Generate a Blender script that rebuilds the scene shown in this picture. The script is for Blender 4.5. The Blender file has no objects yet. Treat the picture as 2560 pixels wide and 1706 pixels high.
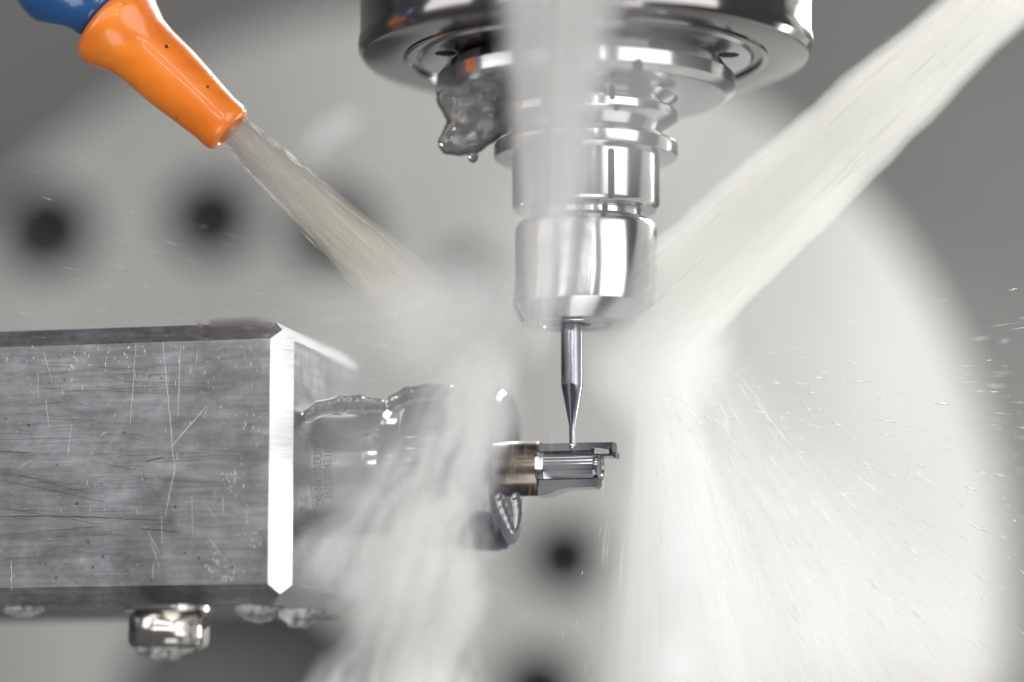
import bpy, bmesh, math, random
from mathutils import Vector, Matrix, noise as mnoise
random.seed(7)
R_ = math.radians
SC = bpy.context.scene
COL = SC.collection

# ------------------------------------------------------------------ camera
FPX = 8200.0            # focal length in pixels of the 2560 px wide photograph
DIST = 0.49             # metres from the lens to the cutter
PITCH = R_(8.0)         # the lens looks a little upwards
FWD = Vector((0, math.cos(PITCH), math.sin(PITCH)))
UP = Vector((0, -math.sin(PITCH), math.cos(PITCH)))
CAM = -DIST * FWD
cd = bpy.data.cameras.new('camera')
cd.sensor_width = 36.0
cd.lens = 36.0 * FPX / 2560.0
cd.clip_start = 0.01
cd.clip_end = 20
cd.dof.use_dof = True
cd.dof.focus_distance = DIST - 0.004
cd.dof.aperture_fstop = 4.6
cd.dof.aperture_blades = 0
cam = bpy.data.objects.new('camera', cd)
COL.objects.link(cam)
cam.location = CAM
cam.rotation_euler = (math.pi / 2 + PITCH, 0, 0)
SC.camera = cam

def ray(px, py):
    return (Vector((1, 0, 0)) * ((px - 1280) / FPX) + UP * (-(py - 853) / FPX) + FWD)
def at(px, py, Y=0.0):
    d = ray(px, py)
    return CAM + d * ((Y - CAM.y) / d.y)
def mpp(p):
    return (p - CAM).dot(FWD) / FPX
U = DIST / FPX          # metres per photograph pixel at the cutter

# ------------------------------------------------------------------ world and lamps
w = bpy.data.worlds.new('World'); SC.world = w; w.use_nodes = True
bg = w.node_tree.nodes['Background']
bg.inputs[0].default_value = (0.14, 0.142, 0.15, 1)
bg.inputs[1].default_value = 1.0

def lamp(name, az, el, dist, sx, sy, power, target=(0, 0, -0.01), col=(1, 0.985, 0.96), tilt=0):
    """area lamp seen from the work at azimuth az (0 = towards the lens, + = right) and elevation el"""
    L = bpy.data.lights.new(name, 'AREA'); L.shape = 'RECTANGLE'; L.size = sx; L.size_y = sy
    L.energy = power; L.color = col
    o = bpy.data.objects.new(name, L); COL.objects.link(o)
    t = Vector(target)
    d = Vector((math.sin(R_(az)) * math.cos(R_(el)), -math.cos(R_(az)) * math.cos(R_(el)), math.sin(R_(el))))
    o.location = t + d * dist
    o.rotation_euler = (-d).to_track_quat('-Z', 'Y').to_euler()
    return o
# three horizontal LED strips one above the other over the door, and a narrow upright lamp
for el in (11, 28, 46):
    lamp('light_strip', -17, el, 0.75, 0.72, 0.016, 0.85)
lamp('work_lamp', 12, 14, 0.75, 0.02, 0.3, 0.35)
# large door-side light panel to the right; the lamps after it are added fills
lamp('right_light_panel', 45, 12, 0.70, 0.52, 0.52, 2.9)
lamp('left_fill', -72, 28, 0.7, 0.35, 0.4, 1.3)  # added fill, mainly to brighten the orange nozzle
lamp('rear_mist_fill', 148, 36, 0.40, 0.2, 0.2, 2.4)  # added behind the work to whiten the mist
lamp('lower_fill', 8, -48, 0.6, 0.4, 0.4, 1.7)  # added fill from below for the curtain and the undersides
lamp('table_fill', 50, 5, 0.27, 0.12, 0.12, 0.85, target=(0.03, 0.31, -0.03))  # unseen lamp added to brighten the table right of centre
SC.view_settings.view_transform = 'Standard'
SC.view_settings.look = 'None'
SC.view_settings.exposure = 0.0
SC.view_settings.gamma = 1.0
cy = SC.cycles
cy.use_denoising = True
cy.max_bounces = 12
cy.transparent_max_bounces = 48
cy.transmission_bounces = 8
cy.volume_bounces = 5
cy.volume_step_rate = 0.6
cy.volume_max_steps = 64
cy.sample_clamp_indirect = 4.0
cy.caustics_reflective = False
cy.caustics_refractive = False

# ------------------------------------------------------------------ materials
def nt(name):
    m = bpy.data.materials.new(name); m.use_nodes = True
    t = m.node_tree; p = t.nodes['Principled BSDF']
    return m, t, p
def N(t, typ, **kw):
    n = t.nodes.new(typ)
    for k, v in kw.items(): setattr(n, k, v)
    return n
def L(t, a, b): t.links.new(a, b)
def setp(p, **kw):
    for k, v in kw.items(): p.inputs[k.replace('_', ' ')].default_value = v

def ramp(t, src, stops):
    r = N(t, 'ShaderNodeValToRGB'); L(t, src, r.inputs[0])
    els = r.color_ramp.elements
    while len(els) < len(stops): els.new(0.5)
    for e, (p, c) in zip(els, stops):
        e.position = p; e.color = c if len(c) == 4 else (*c, 1)
    return r.outputs[0]
def noise(t, vec, scale, detail=3, rough=0.5, dist=0.0):
    n = N(t, 'ShaderNodeTexNoise'); n.inputs['Scale'].default_value = scale
    n.inputs['Detail'].default_value = detail; n.inputs['Roughness'].default_value = rough
    n.inputs['Distortion'].default_value = dist
    if vec is not None: L(t, vec, n.inputs['Vector'])
    return n.outputs['Fac']
def mapping(t, src, scale=(1, 1, 1), loc=(0, 0, 0), rot=(0, 0, 0)):
    m = N(t, 'ShaderNodeMapping'); L(t, src, m.inputs[0])
    m.inputs['Scale'].default_value = scale; m.inputs['Location'].default_value = loc
    m.inputs['Rotation'].default_value = rot
    return m.outputs[0]
def objco(t):
    return N(t, 'ShaderNodeTexCoord').outputs['Object']
def bump(t, p, h, strength, dist):
    b = N(t, 'ShaderNodeBump'); b.inputs['Strength'].default_value = strength
    b.inputs['Distance'].default_value = dist
    L(t, h, b.inputs['Height']); L(t, b.outputs[0], p.inputs['Normal'])

def turned_steel(name, base, rough, axis='Z', aniso=0.7, ring=1600, coat=0.3, bumpd=0.000004):
    m, t, p = nt(name)
    setp(p, Metallic=1.0, Roughness=rough, Anisotropic=aniso, Anisotropic_Rotation=0.25)
    p.inputs['Coat Weight'].default_value = coat; p.inputs['Coat Roughness'].default_value = 0.04
    tg = N(t, 'ShaderNodeTangent', direction_type='RADIAL', axis=axis)
    L(t, tg.outputs[0], p.inputs['Tangent'])
    oc = objco(t)
    sc = {'Z': (12, 12, ring), 'X': (ring, 12, 12)}[axis]
    f = noise(t, mapping(t, oc, sc), 1.0, 4, 0.7)
    d = noise(t, oc, 90, 5, 0.6)
    mx = N(t, 'ShaderNodeMix', data_type='RGBA'); L(t, d, mx.inputs[0])
    mx.inputs[6].default_value = (*[c * 0.72 for c in base], 1); mx.inputs[7].default_value = (*[min(1, c * 1.15) for c in base], 1)
    L(t, mx.outputs[2], p.inputs['Base Color'])
    rr = N(t, 'ShaderNodeMapRange'); L(t, f, rr.inputs[0])
    rr.inputs[3].default_value = rough * 0.65; rr.inputs[4].default_value = rough * 1.5
    L(t, rr.outputs[0], p.inputs['Roughness'])
    bump(t, p, f, 0.6, bumpd)
    return m

STEEL = turned_steel('turned_steel', (0.55, 0.55, 0.57), 0.20)
SPIN = turned_steel('spindle_steel', (0.26, 0.25, 0.25), 0.15, ring=500)
FACE = turned_steel('ground_steel_face', (0.52, 0.515, 0.50), 0.38, aniso=0.3, ring=200)
WORK = turned_steel('machined_workpiece', (0.33, 0.33, 0.355), 0.12, axis='X', ring=9000, aniso=0.6)
STOCK = turned_steel('stock_bar', (0.21, 0.18, 0.15), 0.30, axis='X', ring=9000, bumpd=0.000001)
CHUCK = turned_steel('chuck_steel', (0.60, 0.60, 0.59), 0.16, axis='X', ring=600, aniso=0.6)

def carbide():
    m, t, p = nt('carbide'); setp(p, Metallic=1.0, Roughness=0.11)
    p.inputs['Base Color'].default_value = (0.30, 0.31, 0.34, 1)
    return m
CARB = carbide()
def plain(name, col, rough, metal=0.0, coat=0.0):
    m, t, p = nt(name); setp(p, Metallic=metal, Roughness=rough)
    oc = objco(t); d = noise(t, oc, 140, 5, 0.6)
    mx = N(t, 'ShaderNodeMix', data_type='RGBA'); L(t, d, mx.inputs[0])
    mx.inputs[6].default_value = (*[c * 0.8 for c in col], 1); mx.inputs[7].default_value = (*[min(1, c * 1.15) for c in col], 1)
    L(t, mx.outputs[2], p.inputs['Base Color'])
    p.inputs['Coat Weight'].default_value = coat; p.inputs['Coat Roughness'].default_value = 0.05
    return m
NUT = plain('blackened_nut', (0.035, 0.042, 0.07), 0.16, 0.35, 0.8)
DARK = plain('recess_shade', (0.012, 0.012, 0.013), 0.6)
BLACK = plain('mark_black', (0.02, 0.02, 0.021), 0.9)
CUP = plain('hole_shade', (0.11, 0.11, 0.112), 0.5)  # shade inside the table holes, put into a darker colour
WALL = plain('painted_wall', (0.135, 0.133, 0.13), 0.6)
INK = plain('etched_marking', (0.05, 0.05, 0.055), 0.5, 0.3)
SCR = plain('bright_scratch', (0.52, 0.53, 0.55), 0.35, 0.9)
SCRD = plain('dark_scratch', (0.06, 0.06, 0.065), 0.5, 0.4)

def orange():
    m, t, p = nt('orange_plastic'); oc = objco(t)
    a = noise(t, oc, 60, 5, 0.6, 0.4); b = noise(t, mapping(t, oc, (300, 300, 120)), 1, 5, 0.7)
    c = ramp(t, a, [(0.3, (0.66, 0.14, 0.008)), (0.55, (0.86, 0.235, 0.014)), (0.75, (0.93, 0.29, 0.02))])
    st = ramp(t, b, [(0.64, (0, 0, 0)), (0.78, (1, 1, 1))])
    mx = N(t, 'ShaderNodeMix', data_type='RGBA'); L(t, st, mx.inputs[0]); L(t, c, mx.inputs[6])
    mx.inputs[7].default_value = (0.35, 0.07, 0.01, 1)
    L(t, mx.outputs[2], p.inputs['Base Color'])
    setp(p, Roughness=0.36); p.inputs['Coat Weight'].default_value = 0.5; p.inputs['Coat Roughness'].default_value = 0.08
    p.inputs['Subsurface Weight'].default_value = 0.15; p.inputs['Subsurface Radius'].default_value = (0.004, 0.0015, 0.0005)
    p.inputs['Subsurface Scale'].default_value = 0.5
    bump(t, p, a, 0.3, 0.0003)
    return m
ORANGE = orange()
BLUE = plain('blue_plastic', (0.012, 0.085, 0.26), 0.3, 0, 0.6)

def aluminium():
    m, t, p = nt('scratched_aluminium'); oc = objco(t)
    setp(p, Metallic=0.8)
    a = noise(t, mapping(t, oc, (60, 60, 900)), 1, 6, 0.75, 0.3)      # fine near-horizontal grinding lines
    b = noise(t, mapping(t, oc, (110, 110, 150)), 1, 7, 0.7, 0.35)     # cloudy tarnish
    c = noise(t, mapping(t, oc, (700, 700, 120), rot=(0, R_(20), 0)), 1, 5, 0.8, 1.0)
    c1 = ramp(t, a, [(0.30, (0.20, 0.20, 0.21)), (0.52, (0.29, 0.29, 0.306)), (0.75, (0.38, 0.38, 0.398))])
    c2 = ramp(t, b, [(0.32, (0.55, 0.55, 0.56)), (0.5, (.85, .85, .86)), (0.68, (1.25, 1.25, 1.26))])
    mu = N(t, 'ShaderNodeMix', data_type='RGBA', blend_type='MULTIPLY'); mu.inputs[0].default_value = 1
    L(t, c1, mu.inputs[6]); L(t, c2, mu.inputs[7]); L(t, mu.outputs[2], p.inputs['Base Color'])
    rr = N(t, 'ShaderNodeMapRange'); L(t, c, rr.inputs[0]); rr.inputs[1].default_value = 0.3; rr.inputs[2].default_value = 0.75
    rr.inputs[3].default_value = 0.3; rr.inputs[4].default_value = 0.6
    L(t, rr.outputs[0], p.inputs['Roughness'])
    ad = N(t, 'ShaderNodeMath', operation='ADD'); L(t, a, ad.inputs[0]); L(t, c, ad.inputs[1])
    bump(t, p, ad.outputs[0], 0.5, 0.00002)
    return m
ALU = aluminium()
def bevel_alu():
    m, t, p = nt('milled_bevel'); oc = objco(t)
    setp(p, Metallic=1.0)
    a = noise(t, mapping(t, oc, (100, 100, 3000)), 1, 4, 0.7)
    L(t, ramp(t, a, [(0.3, (0.6, 0.6, 0.61)), (0.7, (0.8, 0.8, 0.81))]), p.inputs['Base Color'])
    setp(p, Roughness=0.22)
    bump(t, p, a, 0.4, 0.00001)
    return m
BEV = bevel_alu()

def disc_mat():
    m, t, p = nt('table_face'); oc = objco(t)
    a = noise(t, mapping(t, oc, (14, 14, 4)), 1, 4, 0.55)
    L(t, ramp(t, a, [(0.3, (0.20, 0.20, 0.196)), (0.7, (0.33, 0.33, 0.322))]), p.inputs['Base Color'])
    setp(p, Roughness=0.45, Metallic=0.25)
    return m
DISC = disc_mat()

def water(name='water', col=(0.93, 0.95, 0.95), rough=0.02, bumps=None, bd=0.0004):
    m, t, p = nt(name)
    p.inputs['Base Color'].default_value = (*col, 1)
    setp(p, Roughness=rough, IOR=1.33); p.inputs['Transmission Weight'].default_value = 1.0
    if bumps:
        oc = objco(t); bump(t, p, noise(t, mapping(t, oc, bumps), 1, 4, 0.6), 0.8, bd)
    return m
WATER = water()
def veil(name, lo, hi, col):
    m, t, p = nt(name); oc = objco(t); out = t.nodes['Material Output']
    gl = N(t, 'ShaderNodeBsdfGlass'); gl.inputs['IOR'].default_value = 1.33; gl.inputs['Roughness'].default_value = 0.05
    mx = N(t, 'ShaderNodeMixShader'); a = noise(t, mapping(t, oc, (700, 700, 60)), 1, 4, 0.65, 0.5)
    L(t, ramp(t, a, [(0.3, (lo, lo, lo)), (0.75, (hi, hi, hi))]), mx.inputs[0])
    p.inputs['Base Color'].default_value = (*col, 1); setp(p, Roughness=0.22)
    bump(t, p, a, 0.25, 0.0003); bump_ = t.nodes[-1]
    L(t, gl.outputs[0], mx.inputs[1]); L(t, p.outputs[0], mx.inputs[2]); L(t, mx.outputs[0], out.inputs[0])
    return m
WLUMP = veil('coolant_run_off', 0.25, 0.65, (0.22, 0.215, 0.21))
def jet_skin():
    """the smooth skin of a coolant jet: part clear, part white with entrained air"""
    m, t, p = nt('coolant_jet_skin'); oc = objco(t)
    out = t.nodes['Material Output']
    tr = N(t, 'ShaderNodeBsdfTransparent'); mx = N(t, 'ShaderNodeMixShader')
    a = noise(t, mapping(t, oc, (500, 500, 28)), 1, 5, 0.65, 0.6)
    rp = ramp(t, a, [(0.35, (0.16, 0.16, 0.16)), (0.62, (0.5, 0.5, 0.5)), (0.8, (0.9, 0.9, 0.9))])
    sp0 = N(t, 'ShaderNodeSeparateXYZ'); L(t, oc, sp0.inputs[0])
    fd = N(t, 'ShaderNodeMapRange', interpolation_type='SMOOTHSTEP'); L(t, sp0.outputs[2], fd.inputs[0])
    fd.inputs[1].default_value = 0.043; fd.inputs[2].default_value = 0.060; fd.inputs[3].default_value = 1; fd.inputs[4].default_value = 0
    ml = N(t, 'ShaderNodeMath', operation='MULTIPLY'); L(t, rp, ml.inputs[0]); L(t, fd.outputs[0], ml.inputs[1]); L(t, ml.outputs[0], mx.inputs[0])
    p.inputs['Base Color'].default_value = (0.36, 0.33, 0.29, 1); setp(p, Roughness=0.15)
    bump(t, p, a, 0.8, 0.0008)
    L(t, tr.outputs[0], mx.inputs[1]); L(t, p.outputs[0], mx.inputs[2]); L(t, mx.outputs[0], out.inputs[0])
    return m
JSKIN = jet_skin()
def droplet_mat(name, alpha, col=(0.95, 0.95, 0.94)):
    m, t, p = nt(name); out = t.nodes['Material Output']
    tr = N(t, 'ShaderNodeBsdfTransparent'); mx = N(t, 'ShaderNodeMixShader'); mx.inputs[0].default_value = alpha
    df = N(t, 'ShaderNodeBsdfDiffuse'); df.inputs[0].default_value = (*col, 1)
    tl = N(t, 'ShaderNodeBsdfTranslucent'); tl.inputs[0].default_value = (*col, 1)
    gl = N(t, 'ShaderNodeBsdfGlossy'); gl.inputs[1].default_value = 0.12
    m1 = N(t, 'ShaderNodeMixShader'); m1.inputs[0].default_value = 0.5; L(t, df.outputs[0], m1.inputs[1]); L(t, tl.outputs[0], m1.inputs[2])
    m2 = N(t, 'ShaderNodeMixShader'); m2.inputs[0].default_value = 0.3; L(t, m1.outputs[0], m2.inputs[1]); L(t, gl.outputs[0], m2.inputs[2])
    L(t, tr.outputs[0], mx.inputs[1]); L(t, m2.outputs[0], mx.inputs[2]); L(t, mx.outputs[0], out.inputs[0])
    return m
DROP = droplet_mat('flying_coolant', 0.6, (0.97, 0.97, 0.97))
DROPW = droplet_mat('near_coolant_drop', 1.0, (0.98, 0.98, 0.98))
for n_ in DROPW.node_tree.nodes:
    if n_.type == 'BSDF_GLOSSY': n_.inputs[1].default_value = 0.4
    if n_.type == 'MIX_SHADER' and abs(n_.inputs[0].default_value - .3) < .01: n_.inputs[0].default_value = .02
DROPV = droplet_mat('veiled_drop', 0.42, (0.95, 0.95, 0.95))
DROPT = droplet_mat('thin_coolant_threads', 0.16, (0.97, 0.97, 0.95))

# ------------------------------------------------------------------ object helpers
def tag(o, label=None, cat=None, group=None, kind=None):
    if label: o['label'] = label
    if cat: o['category'] = cat
    if group: o['group'] = group
    if kind: o['kind'] = kind
    return o
def mk(name, bm, mat, parent=None, mw=None, smooth=True, angle=35):
    me = bpy.data.meshes.new(name); bm.to_mesh(me); bm.free()
    if mat is not None:
        for mm in (mat if isinstance(mat, list) else [mat]): me.materials.append(mm)
    if smooth:
        me.shade_smooth()
        try: me.set_sharp_from_angle(angle=R_(angle))
        except Exception: pass
    o = bpy.data.objects.new(name, me); COL.objects.link(o)
    if parent is not None: o.parent = parent
    if mw is not None: o.matrix_world = mw
    return o
def empty(name, loc, label, cat, group=None):
    o = bpy.data.objects.new(name, None); COL.objects.link(o); o.empty_display_size = 0.005
    o.location = loc
    return tag(o, label, cat, group)
def under(o, root, mw=Matrix.Identity(4)):
    """put a mesh whose vertices are given in frame mw under root"""
    o.parent = root
    o.matrix_parent_inverse = Matrix.Identity(4)
    rm = Matrix.Translation(root.location) @ root.rotation_euler.to_matrix().to_4x4()
    o.matrix_local = rm.inverted() @ mw
    return o
def lathe(prof, seg=128, cap=True):
    """prof: list of (z, r[, dx]) ; z along local Z"""
    bm = bmesh.new(); rings = []
    for q in prof:
        z, r = q[0], q[1]; dx = q[2] if len(q) > 2 else 0
        rings.append([bm.verts.new((dx + r * math.cos(2 * math.pi * i / seg), r * math.sin(2 * math.pi * i / seg), z)) for i in range(seg)])
    for a, b in zip(rings, rings[1:]):
        for i in range(seg):
            bm.faces.new((a[i], a[(i + 1) % seg], b[(i + 1) % seg], b[i]))
    if cap:
        bm.faces.new(rings[0][::-1]); bm.faces.new(rings[-1])
    bmesh.ops.recalc_face_normals(bm, faces=bm.faces)
    return bm
def frame(origin, zdir, xhint=Vector((0, 0, 1))):
    z = zdir.normalized(); x = (xhint - z * xhint.dot(z)).normalized(); y = z.cross(x)
    m = Matrix((x, y, z)).transposed().to_4x4(); m.translation = origin
    return m
def hull(pts):
    bm = bmesh.new()
    for p in pts: bm.verts.new(p)
    bmesh.ops.convex_hull(bm, input=bm.verts)
    bmesh.ops.dissolve_limit(bm, angle_limit=R_(1), verts=bm.verts, edges=bm.edges)
    bmesh.ops.recalc_face_normals(bm, faces=bm.faces)
    return bm
def box(bm, lo, hi):
    v = [bm.verts.new((x, y, z)) for x in (lo[0], hi[0]) for y in (lo[1], hi[1]) for z in (lo[2], hi[2])]
    for f in ((0, 1, 3, 2), (4, 6, 7, 5), (0, 4, 5, 1), (2, 3, 7, 6), (0, 2, 6, 4), (1, 5, 7, 3)):
        bm.faces.new([v[i] for i in f])

# ------------------------------------------------------------------ background: wall and rotary table face
YD = 0.32
bm = bmesh.new(); box(bm, (-0.8, 0.42, -0.7), (0.8, 0.44, 0.7))
tag(mk('back_wall', bm, WALL, smooth=False), kind='structure')
dc = at(1075, 1420, YD); md = mpp(dc)
table = empty('rotary_table', dc, 'large pale round machine table face with dark bolt holes, blurred behind the spray', 'machine table')
holes = [(115, 575, 122), (525, 545, 114), (835, 575, 116), (1165, 690, 66), (1410, 1392, 100), (1345, 1725, 104), (620, 1800, 330)]
bm = bmesh.new()
loops = []
def circ(cx, cz, r, n, y):
    return [bm.verts.new((cx + r * math.cos(2 * math.pi * i / n), y, cz + r * math.sin(2 * math.pi * i / n))) for i in range(n)]
R0 = 1440 * md
hp = []
for (px, py, r) in holes:
    p = at(px, py, YD); hp.append((p.x - dc.x, p.z - dc.z, r * md))
def ring_edges(vs): return [bm.edges.new((vs[i], vs[(i + 1) % len(vs)])) for i in range(len(vs))]
outer = circ(0, 0, R0, 96, 0); inner = [circ(x, z, r, 40, 0) for x, z, r in hp]
es = ring_edges(outer)
for iv in inner: es += ring_edges(iv)
bmesh.ops.triangle_fill(bm, use_beauty=True, use_dissolve=False, edges=es)
back = circ(0, 0, R0 * 1.0, 96, 0.03)
for i in range(96): bm.faces.new((outer[i], outer[(i + 1) % 96], back[(i + 1) % 96], back[i]))
d = mk('table_face', bm, DISC, smooth=False); under(d, table, Matrix.Translation(dc))
for k, (x, z, r) in enumerate(hp):                 # each hole is a real cup sunk in the table
    b2 = bmesh.new(); n = 40
    a = [b2.verts.new((r * math.cos(2 * math.pi * i / n), 0.0005, r * math.sin(2 * math.pi * i / n))) for i in range(n)]
    c = [b2.verts.new((r * math.cos(2 * math.pi * i / n), 0.028, r * math.sin(2 * math.pi * i / n))) for i in range(n)]
    for i in range(n): b2.faces.new((a[i], a[(i + 1) % n], c[(i + 1) % n], c[i]))
    b2.faces.new(c)
    o = mk('bolt_hole' if k < 6 else 'center_bore', b2, CUP)
    under(o, table, Matrix.Translation(dc + Vector((x, 0, z))))

# ------------------------------------------------------------------ spindle
AX = 1464
def zat(py): return at(AX, py, 0).z
def vprof(lst, ax=AX):
    o = []
    for q in lst:
        p = at(ax, q[1], 0); o.append((p.z, q[0] * mpp(p)) + ((q[2] * U,) if len(q) > 2 else ()))
    return o
ax0 = at(AX, 200, 0); AXX = ax0.x
spin = empty('spindle', (AXX, 0, zat(150)), 'wide dark steel spindle nose with stepped ring under it, filling the top of the picture', 'spindle')
FM = Matrix.Translation((AXX, 0, 0))
def vl(name, lst, mat, root, seg=160):
    o = mk(name, lathe(vprof(lst), seg), mat, angle=28); return under(o, root, FM)
vl('housing', [(562, -500), (562, 60), (562, 92), (566, 104), (568, 120), (566, 134), (556, 147), (545, 150), (440, 150), (440, 140), (430, 138), (428, 30)], SPIN, spin)
vl('front_ring', [(425, 60), (425, 118), (420, 128), (420, 146), (412, 153), (402, 155), (300, 155), (300, 100)], STEEL, spin)
vl('labyrinth_ring', [(455, 142), (455, 153.5), (450, 155), (443, 155), (441, 146)], SPIN, spin)
for ang in (-12, 195, 222, -60, 60, 120):
    p = Vector((AXX + 365 * U * math.cos(R_(ang)), 365 * U * math.sin(R_(ang)), zat(155) - 0.00006))
    b2 = lathe([(0, 26 * U), (0.0004, 26 * U), (0.0004, 17 * U), (0.0001, 16 * U)], 32)
    under(mk('screw_hole_disc', b2, DARK), spin, Matrix.Translation(p))  # flat disc; the shade of a screw hole is in its dark colour

# ------------------------------------------------------------------ tool holder
hold = empty('tool_holder', (AXX, 0, zat(500)), 'polished steel tool holder with wide flange and three ridges, hanging from the spindle', 'tool holder')
vl('flange', [(250, 130), (340, 165), (350, 172), (373, 200), (373, 232), (352, 246), (345, 248), (229, 248), (229, 212)], STEEL, hold)
for nm, pr in (('ridge', [(185, 246), (224, 246), (229, 243), (230, 222), (229, 244), (226, 247), (188, 266), (186, 268)]),):
    pass
vl('ridge', [(186, 205), (226, 207), (230, 212), (230, 236), (226, 242), (188, 262), (186, 263)], STEEL, hold)
vl('ridge', [(186, 262), (190, 263), (226, 282), (230, 287), (230, 306), (226, 312), (188, 338), (186, 340)], STEEL, hold)
vl('ridge', [(186, 339), (190, 342), (226, 362), (230, 367), (230, 392), (227, 398), (222, 399), (186, 400)], STEEL, hold)
vl('shaft', [(184.5, 180), (184.5, 517), (182, 523), (176, 528), (150, 530), (142, 531), (138, 536), (138, 556)], STEEL, hold)
vl('nose', [(120, 549), (137, 549), (150, 551), (164, 557), (173, 566), (178, 578), (178, 640), (178, 700, 0), (178, 752, -5), (177, 766, -8), (174, 770, -9), (140, 811, -22), (136, 812, -22), (92, 812, -26), (90, 806, -26), (84, 806, -28), (80, 812, -28), (44, 812, -32), (42, 790, -32)], STEEL, hold)
# black plates imitating clipped-highlight marks down the right of the holder
for (px, py, hw, hh, rr) in ((1583, 165, 10.5, 16.5, 373), (1524, 231, 5.5, 19, 230), (1536, 263, 6.5, 13.5, 226), (1537, 348, 7.5, 13, 222), (1522, 434, 7, 62, 185.5), (1507, 520, 6, 13, 179)):
    th = math.asin((px - AX) / rr)
    pos = Vector((AXX + rr * U * math.sin(th), -(rr * U) * math.cos(th), 0))
    pos.z = at(px, py, pos.y).z
    # capsule plate lying on the curved face
    b2 = bmesh.new(); n = 10; pts = []
    for k in range(n + 1): a = math.pi * k / n; pts.append((hw * math.cos(a), hh - hw + hw * math.sin(a)))
    for k in range(n + 1): a = math.pi + math.pi * k / n; pts.append((hw * math.cos(a), -hh + hw + hw * math.sin(a)))
    f = [b2.verts.new((x * U, -0.00025, z * U)) for x, z in pts]; g = [b2.verts.new((x * U, 0.0004, z * U)) for x, z in pts]
    b2.faces.new(f)
    for i in range(len(f)): b2.faces.new((f[i], g[i], g[(i + 1) % len(f)], f[(i + 1) % len(f)]))
    bmesh.ops.recalc_face_normals(b2, faces=b2.faces)
    under(mk('clipped_highlight_mark', b2, BLACK, smooth=False), hold, Matrix.Translation(pos) @ Matrix.Rotation(th, 4, 'Z'))

# ------------------------------------------------------------------ cutter
cx = at(1430, 950, 0).x
cut = empty('end_mill', (cx, 0, at(1430, 1122, 0).z), 'slender carbide cutter with tapered neck, touching the small workpiece', 'cutter')
def cp(lst):
    return [(at(1430, y, 0).z, r * U) for r, y in lst]
CM = Matrix.Translation((cx, 0, 0))
under(mk('shank', lathe(cp([(27.5, 778), (27.5, 962)]), 64), CARB), cut, CM)
under(mk('taper', lathe(cp([(27.5, 962), (27, 966), (22, 992), (8, 1062), (7.6, 1067)]), 64), CARB), cut, CM)
under(mk('neck', lathe(cp([(7.6, 1067), (7.2, 1109)]), 48), CARB), cut, CM)
under(mk('cutting_tip', lathe(cp([(6.0, 1109), (7.4, 1111), (7.4, 1118), (5.5, 1122), (2, 1124)]), 32), CHUCK), cut, CM)

# ------------------------------------------------------------------ chuck, stock bar, workpiece and block share one horizontal axis
TH = R_(13)
A = Vector((math.cos(TH), -math.sin(TH), 0)); B = Vector((-math.sin(TH), -math.cos(TH), 0))
O = at(1430, 1170, 0.0027)
AM = Matrix((A, -B, Vector((0, 0, 1)))).transposed().to_4x4(); AM.translation = O    # local x along axis, y away from the lens, z up
AMi = AM.inverted()
def sx(px, py, h=0.0):
    """axis coordinate and height of the photo pixel on the vertical plane h metres in front of the axis"""
    d = ray(px, py); t = ((O + B * h) - CAM).dot(B) / d.dot(B)
    q = AMi @ (CAM + d * t); return q.x, q.z
def hl(prof, seg=96):
    """lathe about local x: prof (s, r)"""
    bm = lathe([(s, r) for s, r in prof], seg)
    bmesh.ops.rotate(bm, verts=bm.verts, cent=(0, 0, 0), matrix=Matrix.Rotation(R_(90), 3, 'Y'))
    return bm
M1 = 0.00006
# --- block
a_, c_ = 0.0208, 0.0028
s_end = sx(703, 1150, a_ - c_ / 2)[0] + c_ / 2
zc = (sx(650, 840, a_)[1] + sx(650, 1468, a_)[1]) / 2
blk = empty('clamping_block', AM @ Vector((s_end - 0.04, 0, zc - a_)), 'scratched square aluminium bar end with one gleaming upright edge, entering from the left', 'block')
Lh = 0.045; xc = s_end - Lh
pts = []
for sx_ in (-1, 1):
    for sy in (-1, 1):
        for sz in (-1, 1):
            for q in ((Lh, a_ - c_, a_ - c_), (Lh - c_, a_, a_ - c_), (Lh - c_, a_ - c_, a_), (Lh - c_ / 2, a_ - c_ / 2, a_ - c_ / 2)):
                pts.append((xc + sx_ * q[0], sy * q[1], zc + sz * q[2]))
bm = hull(pts)
for f in bm.faces:
    n = f.normal; f.material_index = 1 if (abs(n.x) > 0.5 and abs(n.x) < 0.9) else 0
under(mk('body', bm, [ALU, BEV], smooth=False), blk, AM)
# scratches on the front face: thin raised or cut slivers
def sliver(bm, p0, p1, w, y, n=1, jit=0):
    d = Vector((p1[0] - p0[0], p1[1] - p0[1])); ln = d.length
    if ln == 0: return
    d /= ln; nx, nz = -d.y, d.x
    prev = None
    for k in range(n + 1):
        f = k / n; x = p0[0] + d.x * ln * f + random.uniform(-jit, jit); z = p0[1] + d.y * ln * f + random.uniform(-jit, jit)
        ww = w * (0.25 + 1.5 * f * (1 - f) + 0.35 * random.random())
        a = bm.verts.new((x + nx * ww, y, z + nz * ww)); b = bm.verts.new((x - nx * ww, y, z - nz * ww))
        m_ = bm.verts.new((x, y - 0.00002, z))
        if prev:
            bm.faces.new((prev[0], a, m_, prev[2])); bm.faces.new((prev[2], m_, b, prev[1]))
        prev = (a, b, m_)
YF = -(a_ + 0.000004)
def fp(px, py): return sx(px, py, a_)
b1 = bmesh.new(); b2 = bmesh.new()
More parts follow.
